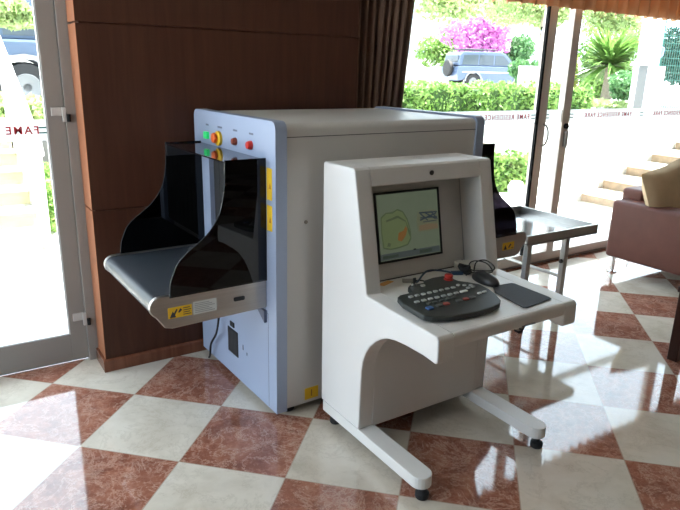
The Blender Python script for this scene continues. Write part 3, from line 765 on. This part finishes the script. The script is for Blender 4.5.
def bush(name, c, r, n, size, m, label, seed, cat='shrub', trunk=None, group=None, clumps=1, elong=1.6):
    rnd = random.Random(seed); t = thing(name, label, cat, (c[0], c[1], c[2]), 0, group)
    cl = [(0,0,r[2])]
    for _ in range(clumps-1): cl.append((rnd.uniform(-.7,.7)*r[0], rnd.uniform(-.7,.7)*r[1], r[2]*(1+rnd.uniform(-.6,.7))))
    base = trunk if trunk else 0
    rr = 1.0 if clumps == 1 else .55
    def fn(q):
        a = q.choice(cl); d = Vector((q.gauss(0,1), q.gauss(0,1), q.gauss(0,1))).normalized()*(q.random()**.4)*rr
        return (a[0]+d.x*r[0], a[1]+d.y*r[1], base + a[2]+d.z*r[2])
    bm = NB(); leaves(bm, n, fn, size, rnd, elong); obj('foliage', bm, m, t)
    if trunk:
        obj('trunk', tube(NB(), smooth_path([(0,0,0),(.05*trunk,0,.4*trunk),(-.03*trunk,0,.8*trunk),(0,0,trunk+r[2]*.9)],5), [.06*(1-.02*i) for i in range(16)], 8), M_bark, t, smooth=True)
    return t

# left staircase
ls = thing('entrance_staircase', 'pale marble stairs outside rising away beyond the left glass door', 'staircase', (-1.7, 3.0, -.03))
def lobj(name, bm, m, **k):
    bmesh.ops.translate(bm, verts=bm.verts, vec=(1.7, -3.0, .03)); return obj(name, bm, m, ls, **k)
NS = 7; RI = .135; TR = .33
for k in range(NS):
    y = 3.45 + k*TR; z = -.03 + k*RI
    lobj('step', bx(-3.0, -.42, y, 3.45+NS*TR, z+.0005, z+RI-.0005), M_step, bevel=.008)
    lobj('riser_face', bx(-2.98, -.44, y-.003, y-.0005, z+.012, z+RI-.002), mat('cream_riser', (.36,.33,.21), .6, noise=.1, nscale=6))
    lobj('nosing', bx(-3.0, -.42, y-.025, y+.05, z+RI, z+RI+.018), mat('yellowed_nosing', (.60,.55,.42), .6))
hr = thing('stair_handrail', 'white iron handrail with slanted bars on the right of the outdoor stairs', 'railing', (-.36, 3.3, -.03))
def hpt(x, y, z): return (x+.36, y-3.3, z+.03)
rail = [hpt(-.405, 3.30, .80), hpt(-.405, 3.42, .92), hpt(-.405, 3.42+6.9*TR, .92+6.9*RI)]
obj('top_rail', tube(NB(), rail, .022, 10), M_whitepaint, hr, smooth=True)
obj('lower_rail', tube(NB(), [hpt(-.405,3.42,.16), hpt(-.405,3.42+6.9*TR,.16+6.9*RI)], .014, 8), M_whitepaint, hr)
for k in range(17):
    y = 3.42 + k*.14; zb = -.03+(y-3.42)/TR*RI
    obj('baluster', tube(NB(), [hpt(-.405,y,zb-.0), hpt(-.405,y,zb+.95)], .009 if k % 5 else .018, 8), M_whitepaint, hr)
    if k % 2 == 0: obj('scroll', tube(NB(), smooth_path([hpt(-.405,y,zb+.75),hpt(-.405,y+.07,zb+.62),hpt(-.405,y+.13,zb+.48),hpt(-.405,y+.06,zb+.34),hpt(-.405,y,zb+.26)],4), .007, 6), M_whitepaint, hr)
# drain grate
gr = NB(); box(gr, -3.0,-.42,2.90,2.965,-.03,-.024)
tag(obj('drain_grate', gr, mat('grate_frame', (.40,.36,.31), .6)), 'long drain grate across the terrace before the outdoor stairs', 'drain grate')
g = NB()
for k in range(95): box(g, -2.98+.027*k, -2.98+.027*k+.013, 2.91, 2.955, -.0238, -.0225)
go = obj('slot', g, M_ink, bpy.data.objects['drain_grate'])

# right staircase beside a plaster wall
rs = thing('terrace_staircase', 'cream marble steps with rusty edges climbing right beyond the glass door', 'staircase', (6.9, 1.9, -.03))
def robj(name, bm, m, **k):
    bmesh.ops.translate(bm, verts=bm.verts, vec=(-6.9, -1.9, .03)); return obj(name, bm, m, rs, **k)
RX = [5.75, 6.17, 6.65, 7.20, 7.75]; RZ = [.10, .245, .39, .53, .67]
zb = -.03
for k in range(5):
    robj('step', bx(RX[k], 8.3, 1.35, 2.69, zb+.0005, RZ[k]-.02), M_step, bevel=.004)
    robj('nosing', bx(RX[k]-.03, 8.3 if k == 4 else RX[k+1]+.02, 1.35, 2.69, RZ[k]-.0195, RZ[k]+.012), M_step, bevel=.004)
    robj('riser_stain', bx(RX[k]-.004, RX[k]+.001, 1.40, 2.68, zb+.01, RZ[k]-.03), M_rust)
    zb = RZ[k]
gw = NB(); box(gw, 5.45, 14, 2.70, 2.90, -.03, .88); box(gw, 5.43, 14, 2.68, 2.92, .88, .92)
tag(obj('garden_wall', gw, M_plaster), 'white plaster garden wall running behind the right steps', 'wall')
gw = NB(); box(gw, -.1, 9, 4.25, 4.43, -.03, .95)
tag(obj('retaining_wall', gw, M_plaster), 'white retaining wall under the clipped upper hedge', 'wall')
hedge('clipped_hedge', 1.2, 8.4, 4.58, 5.5, .76, 1.33, 9000, .055, M_hedge, 'long clipped bright green hedge above the white retaining wall', 3)
hedge('low_hedge', 3.4, 5.9, 3.55, 4.14, -.03, .44, 5500, .05, M_hedge, 'low leafy green hedge below the white retaining wall', 4)
struct(obj('street', bx(-14, 60, 5.1, 90, -.02, .75), mat('pale_asphalt', (.52,.51,.49), .8)))
struct(obj('ground_behind_wall', bx(9.0, 30, 2.9, 5.1, -.02, .75), M_stone))
# small garden spotlight
gl = thing('garden_spotlight', 'small round white garden light on the terrace by the low hedge', 'light', (5.22,3.30,-.03))
obj('housing', lathe(NB(), [(.055,0),(.065,.03),(.10,.06),(.11,.14),(.075,.20)], (0,0,0), 'z', 20), M_whitepaint, gl, smooth=True)
obj('lens_ring', lathe(NB(), [(.050,-.118),(.054,-.105),(.034,-.104)], (0,0,.11), 'y', 20), mat('grey_ring', (.25,.27,.28), .4), gl, smooth=True)
# shrubs at the left door
bush('stair_shrub', (-.275,4.1,-.03), (.085,.28,.33), 1300, .045, M_hedge, 'small green shrub beside the bottom of the outdoor stairs', 11)
pt = NB(); lathe(pt, [(.10,0),(.13,.12),(.12,.13)], (0,0,0), 'z', 20)
tag(obj('terracotta_pot', pt, mat('terracotta', (.42,.26,.16), .7), loc=(-.06,3.28,-.03), smooth=True), 'brown clay pot at the foot of the stair handrail', 'pot')
bush('bank_shrub', (-.7,6.6,.75), (1.15,.5,.20), 4500, .07, M_leafy, 'yellow green shrubs on the bank below the dark car at left', 12)
gw = NB(); box(gw, -.30, .9, 4.6, 4.75, -.03, .80); tag(obj('grey_side_wall', gw, mat('grey_render', (.10,.10,.095), .8)), 'grey rendered wall behind the stair railing', 'wall')

def suv(name, label, loc, rz, paint, glassc, rack=True, spare=True):
    t = thing(name, label, 'car', loc, rz)
    P = [(-2.1,.42),(-2.15,.75),(-2.10,1.05),(-1.95,1.10),(-.95+.0,1.12),(1.1,1.10),(2.0,1.00),(2.15,.85),(2.15,.45)]
    # wheel arches cut into the sill line
    low = [(2.15,.45)] + arc(1.35,.42,.44,10,170,8) + [(.85,.36),(-.80,.36)] + arc(-1.30,.42,.44,10,170,8) + [(-2.1,.42)]
    body = [(-2.15,.75),(-2.12,1.05),(-1.95,1.10),(1.1,1.10),(2.0,1.00),(2.15,.85)] + low
    obj('body', prism(NB(), body, 'y', -.86, .86), paint, t, bevel=.04, segs=2, angle=50)
    cab = [(-2.05,1.10),(-1.95,1.62),(-1.80,1.74),(.15,1.76),(.42,1.68),(1.05,1.10)]
    obj('cabin', prism(NB(), cab, 'y', -.76, .76), paint, t, bevel=.05, segs=2)
    for s in (-1, 1):
        for q in ([(-1.88,1.16),(-1.80,1.58),(-1.05,1.60),(-1.05,1.16)], [(-.97,1.16),(-.97,1.60),(-.22,1.60),(-.22,1.16)], [(-.14,1.16),(-.14,1.60),(.30,1.60),(.78,1.16)]):
            obj('side_window', prism(NB(), q, 'y', s*.762-.008, s*.762+.008), glassc, t)
        bm = NB(); prism(bm, arc(1.35,.42,.47,0,180,10)+arc(1.35,.42,.40,180,0,10), 'y', s*.87-.025, s*.87+.025); prism(bm, arc(-1.30,.42,.47,0,180,10)+arc(-1.30,.42,.40,180,0,10), 'y', s*.87-.025, s*.87+.025)
        obj('wheel_arch', bm, mat('grey_cladding', (.20,.21,.23), .5), t)
        obj('trim_strip', bx(-1.9,1.95,s*.865-.012,s*.865+.012,.80,.86), mat('silver_strip', (.55,.57,.6), .35, .6), t)
        for x in (1.35, -1.30):
            wh = obj('wheel', lathe(NB(), [(.22,-.10),(.36,-.09),(.385,0),(.36,.09),(.22,.10)], (x, s*.76, .385-.0), 'y', 28), M_rubber, t, smooth=True)
            obj('hub', lathe(NB(), [(.215,-.095),(.20,-.12),(.06,-.10)] if s < 0 else [(.215,.095),(.20,.12),(.06,.10)], (x, s*.76, .385), 'y', 20), mat('grey_hub', (.16,.17,.18), .4, .5), wh)
    obj('rear_window', bx(-2.02,-1.98,-.60,.60,1.18,1.55), glassc, t, rot=(0,0,0))
    obj('windscreen', prism(NB(), [(.47,1.66),(1.06,1.14),(1.09,1.16),(.50,1.69)], 'y', -.66, .66), glassc, t)
    if rack:
        bm = NB()
        for y in (-.6,.6): tube(bm, [(-1.7,y,1.85),(.0,y,1.85)], .025, 8)
        for x in (-1.7,-1.3,-.9,-.5,-.1): tube(bm, [(x,-.6,1.85),(x,.6,1.85)], .016, 6); tube(bm, [(x,-.6,1.74),(x,-.6,1.85)], .016, 6); tube(bm, [(x,.6,1.74),(x,.6,1.85)], .016, 6)
        obj('roof_rack', bm, M_ink, t)
    if spare: obj('spare_wheel', lathe(NB(), [(.20,-.10),(.36,-.09),(.38,0),(.34,.09)], (-2.27,-.15,.98), 'x', 24), M_rubber, t, smooth=True)
    return t
M_cglass = mat('car_glass', (.06,.075,.09), .08)
suv('dark_suv', 'dark blue grey off-road car parked beyond the left glass door', (-1.0,9.85,.75), math.radians(176), mat('navy_car_paint', (.07,.10,.15), .22, coat=.6), M_cglass, rack=False, spare=False)
suv('silver_suv', 'pale blue off-road car with roof rack parked beyond the hedge', (21.9,20.2,.75), math.radians(-14), mat('pale_blue_car_paint', (.07,.10,.165), .3, coat=.5), M_cglass)


# garden and street beyond
bush('bougainvillea', (23.7,23,1.9), (2.3,1.2,1.3), 3600, .17, M_magenta, 'magenta flowering climber above the parked pale car', 21, 'shrub', clumps=9)
bush('round_bush', (25.9,22.4,.75), (1.6,1.2,1.35), 4200, .17, M_deepleaf, 'large green bush behind the pale car, right of the magenta flowers', 22, 'shrub', clumps=5)
bush('green_bush', (23.9,25.4,1.2), (1.9,1.0,1.5), 2600, .17, M_hedge, 'green bush growing below the magenta flowers', 23, 'shrub', clumps=4)
bush('street_tree', (17.4,13.4,.75), (2.3,1.3,.9), 6500, .12, M_leafy, 'light green tree with slim leaning trunk between the door posts', 24, 'tree', trunk=2.3, clumps=8)
bush('street_tree', (9.0,11.6,.75), (1.1,.8,.5), 1500, .11, M_leafy, 'small leafy tree just right of the brown curtain', 25, 'tree', trunk=.9, clumps=5)
bush('hanging_branch', (-.22,7.0,1.90), (.50,.35,.17), 1700, .085, M_leafy, 'leafy branch hanging above the dark car at upper left', 26, 'branch', clumps=3)
bush('dense_bush', (13.9,7.6,.75), (.85,.6,.42), 3200, .08, M_deepleaf, 'dense dark green bush at the base of the spiky palm', 27, 'shrub', clumps=4)
bush('flower_strip', (12.6,7.6,.75), (1.5,.5,.16), 2200, .07, M_leafy, 'low yellow green planting left of the spiky palm', 28, 'shrub', clumps=5)
bush('street_tree', (22.6,14.4,.75), (2.4,1.3,1.0), 6500, .13, M_leafy, 'pale leafy tree spreading behind the spiky palm', 61, 'tree', trunk=2.2, clumps=8)
bush('street_tree', (27.5,27.5,.75), (5.5,1.5,1.9), 8000, .22, M_leafy, 'broad pale tree behind the magenta flowers', 62, 'tree', trunk=3.6, clumps=12)
bush('street_tree', (3.2,16.5,.75), (5.0,1.3,1.4), 5000, .2, M_leafy, 'broad tree behind the dark car at upper left', 63, 'tree', trunk=2.4, clumps=8)
bush('background_bush', (20.5,12.6,.75), (2.2,.7,1.15), 6500, .12, M_hedge, 'bright green bush filling the garden directly behind the spiky palm', 71, 'shrub', clumps=7)
bush('background_bush', (15.2,11.8,.75), (.8,.5,.55), 2500, .10, M_deepleaf, 'dark green bush between the golden conifer and the white planter', 72, 'shrub', clumps=4)
# golden conifer
t = thing('golden_conifer', 'narrow golden yellow conifer beyond the glass door', 'shrub', (16.1,11.0,.75))
rn = random.Random(31); bm = NB()
def fn(q):
    h = q.random(); r = .24*(1-h**2.2)+.03; a = q.uniform(0,2*PI); r *= q.random()**.3; return (r*math.cos(a), r*math.sin(a), h*1.75)
leaves(bm, 2200, fn, .06, rn); obj('foliage', bm, M_gold, t)
# spiky palm
t = thing('spiky_palm', 'large spiky green palm beyond the glass door', 'palm', (15.9,9.5,.85))
obj('trunk', tube(NB(), [(0,0,0),(.03,0,.6),(0,0,1.0)], [.16,.14,.12], 10), M_bark, t)
rn = random.Random(5); bm = NB()
for k in range(420):
    az = rn.uniform(0,2*PI); el = rn.uniform(-.25,1.15); l = rn.uniform(1.3,1.9); w = rn.uniform(.05,.085)
    d = Vector((math.cos(az)*math.cos(el), math.sin(az)*math.cos(el), math.sin(el))); sd = d.cross(Vector((0,0,1)))
    sd = sd.normalized() if sd.length > .01 else Vector((1,0,0)); pr = None
    for i in range(6):
        s_ = i/5; p = Vector((0,0,1.0)) + d*l*s_ - Vector((0,0,1))*.28*s_*s_*l; ww = w*(1-s_)*(.4+s_*1.6)+.003
        a, b = bm.verts.new(p-sd*ww), bm.verts.new(p+sd*ww)
        if pr: bm.faces.new((pr[0], a, b, pr[1]))
        pr = (a, b)
obj('foliage', bm, M_palm, t)
# white gate pillar with blue lantern, ramp wall, green mesh fence
t = thing('gate_pillar', 'tall white gate pillar with small blue lantern at upper right', 'pillar', (12.49,6.15,.75))
obj('plinth', bx(-.31,.31,-.17,.17,0,1.01), M_plaster, t, bevel=.01)
obj('shaft', bx(-.31,.02,-.17,.17,1.012,3.0), M_plaster, t, bevel=.01)
lb = obj('lantern', lathe(NB(), [(.05,-.10),(.085,-.06),(.095,.10),(.04,.13)], (.09,-.10,1.30), 'z', 16), mat('blue_lantern', (.10,.22,.38), .3), t, smooth=True)
obj('bracket', bx(.0,.05,-.12,-.08,1.40,1.42), M_ink, lb)
t = thing('garden_gate', 'narrow grey garden gate in a white frame left of the gate pillar', 'gate', (11.9,6.0,.75))
bm = NB(); box(bm, -.22,-.15,-.04,.04,0,1.14); box(bm, -.15,.22,-.04,.04,1.02,1.10); box(bm,-.15,.22,-.04,.04,0,.06)
obj('gate_frame', bm, M_plaster, t, bevel=.004)
obj('panel', bx(-.15,.22,-.02,.02,.06,1.02), mat('grey_panel', (.06,.065,.065), .7), t)
t = thing('mesh_fence', 'green wire mesh fence at the far right beyond the glass', 'fence', (14.58,6.2,.75))
M_tg = mat('teal_green_wire', (.008,.085,.065), .6)
for x in (-1.75,-.3,1.6): obj('post', bx(x-.05,x+.05,-.03,.03,0,2.3), M_tg, t)
bm = NB()
for k in range(36): box(bm, -1.72+.095*k, -1.704+.095*k, -.004,.004,.05,2.2)
for k in range(14): box(bm, -1.72,1.6,-.005,.005,.08+.16*k,.09+.16*k)
obj('wire_mesh', bm, M_tg, t)
bm = NB(); rn = random.Random(41)
bush('fence_shrub', (16.9,7.6,.75), (1.9,.5,1.15), 6500, .09, mat('dark_shrub_green', (.012,.035,.016), .8), 'dark green shrub seen through the green mesh fence', 42, 'shrub', clumps=5)  # one even, very dark green for the shrub leaves
# pale box planter between door posts and palm
tag(obj('white_planter', bx(12.9,14.2,9.9,10.3,.75,1.75), M_plaster), 'white planter wall left of the spiky palm', 'planter')
# white buildings
t = thing('white_building', 'white building with balconies far behind the flowers', 'building', (32,36,.75))
obj('wall', bx(-14,16,0,8,0,11), M_plaster, t)
for j in range(3):
    for i in range(8):
        x = -12.5+3.4*i; z = 1.0+3.2*j
        w_ = obj('window', bx(x,x+1.5,-.06,.02,z,z+1.9), mat('pale_blue_glass', (.42,.48,.55), .3), t)
    b = obj('balcony', bx(-13.5,15.5,-1.3,0,.4+3.2*j,.6+3.2*j), M_plaster, t)
    bm = NB(); box(bm, -13.5,15.5,-1.3,-1.25,1.45+3.2*j,1.52+3.2*j); box(bm,-13.5,15.5,-1.3,-1.25,.95+3.2*j,1.0+3.2*j)
    for i in range(30): box(bm, -13.5+i, -13.45+i, -1.3,-1.25,.6+3.2*j,1.5+3.2*j)
    obj('rail', bm, mat('pale_grey_iron', (.45,.47,.5), .5), b)
t = thing('cream_house', 'pale house behind the dark car at upper left', 'building', (-6,20,.75))
obj('wall', bx(-8,10,0,8,0,7), M_plaster, t)
for i in range(5): obj('window', bx(-7+3.4*i,-5.6+3.4*i,-.06,.02,1.2,2.8), mat('pale_blue_glass', (.42,.48,.55), .3), t)
tag(obj('boundary_wall', bx(8,60,30,30.3,.75,2.4), M_plaster), 'low white wall along the far side of the street', 'wall')

# ------------------------------------------------------------------ light
w = bpy.data.worlds.new('sky'); bpy.context.scene.world = w; w.use_nodes = True
bg = w.node_tree.nodes['Background']; bg.inputs[0].default_value = (.72,.86,1.0,1); bg.inputs[1].default_value = 12.0
sl = bpy.data.lights.new('sun', 'SUN'); sl.energy = 56; sl.angle = math.radians(.6); sl.color = (1,.95,.87)
so_ = bpy.data.objects.new('sun', sl); C.objects.link(so_)
dirv = Vector((-.40,.15,-.88)); so_.rotation_euler = dirv.to_track_quat('-Z','Y').to_euler(); so_.location = (-5,-3,12)
def portal(name, loc, rot, sx, sy):
    a = bpy.data.lights.new(name, 'AREA'); a.shape = 'RECTANGLE'; a.size = sx; a.size_y = sy; a.cycles.is_portal = True
    o = bpy.data.objects.new(name, a); C.objects.link(o); o.location = loc; o.rotation_euler = rot
portal('window_daylight', (-1.6, 1.14, 1.31), (-PI/2,0,0), 2.0, 2.6)
portal('window_daylight', (4.1, 1.14, 1.31), (-PI/2,0,0), 6.2, 2.6)
portal('window_daylight', (-2.82, -.10, 1.44), (0,-PI/2,0), 2.63, 1.8)
sc_ = bpy.context.scene
sc_.view_settings.view_transform = 'Standard'; sc_.view_settings.look = 'None'; sc_.view_settings.gamma = 1; sc_.view_settings.exposure = -0.82
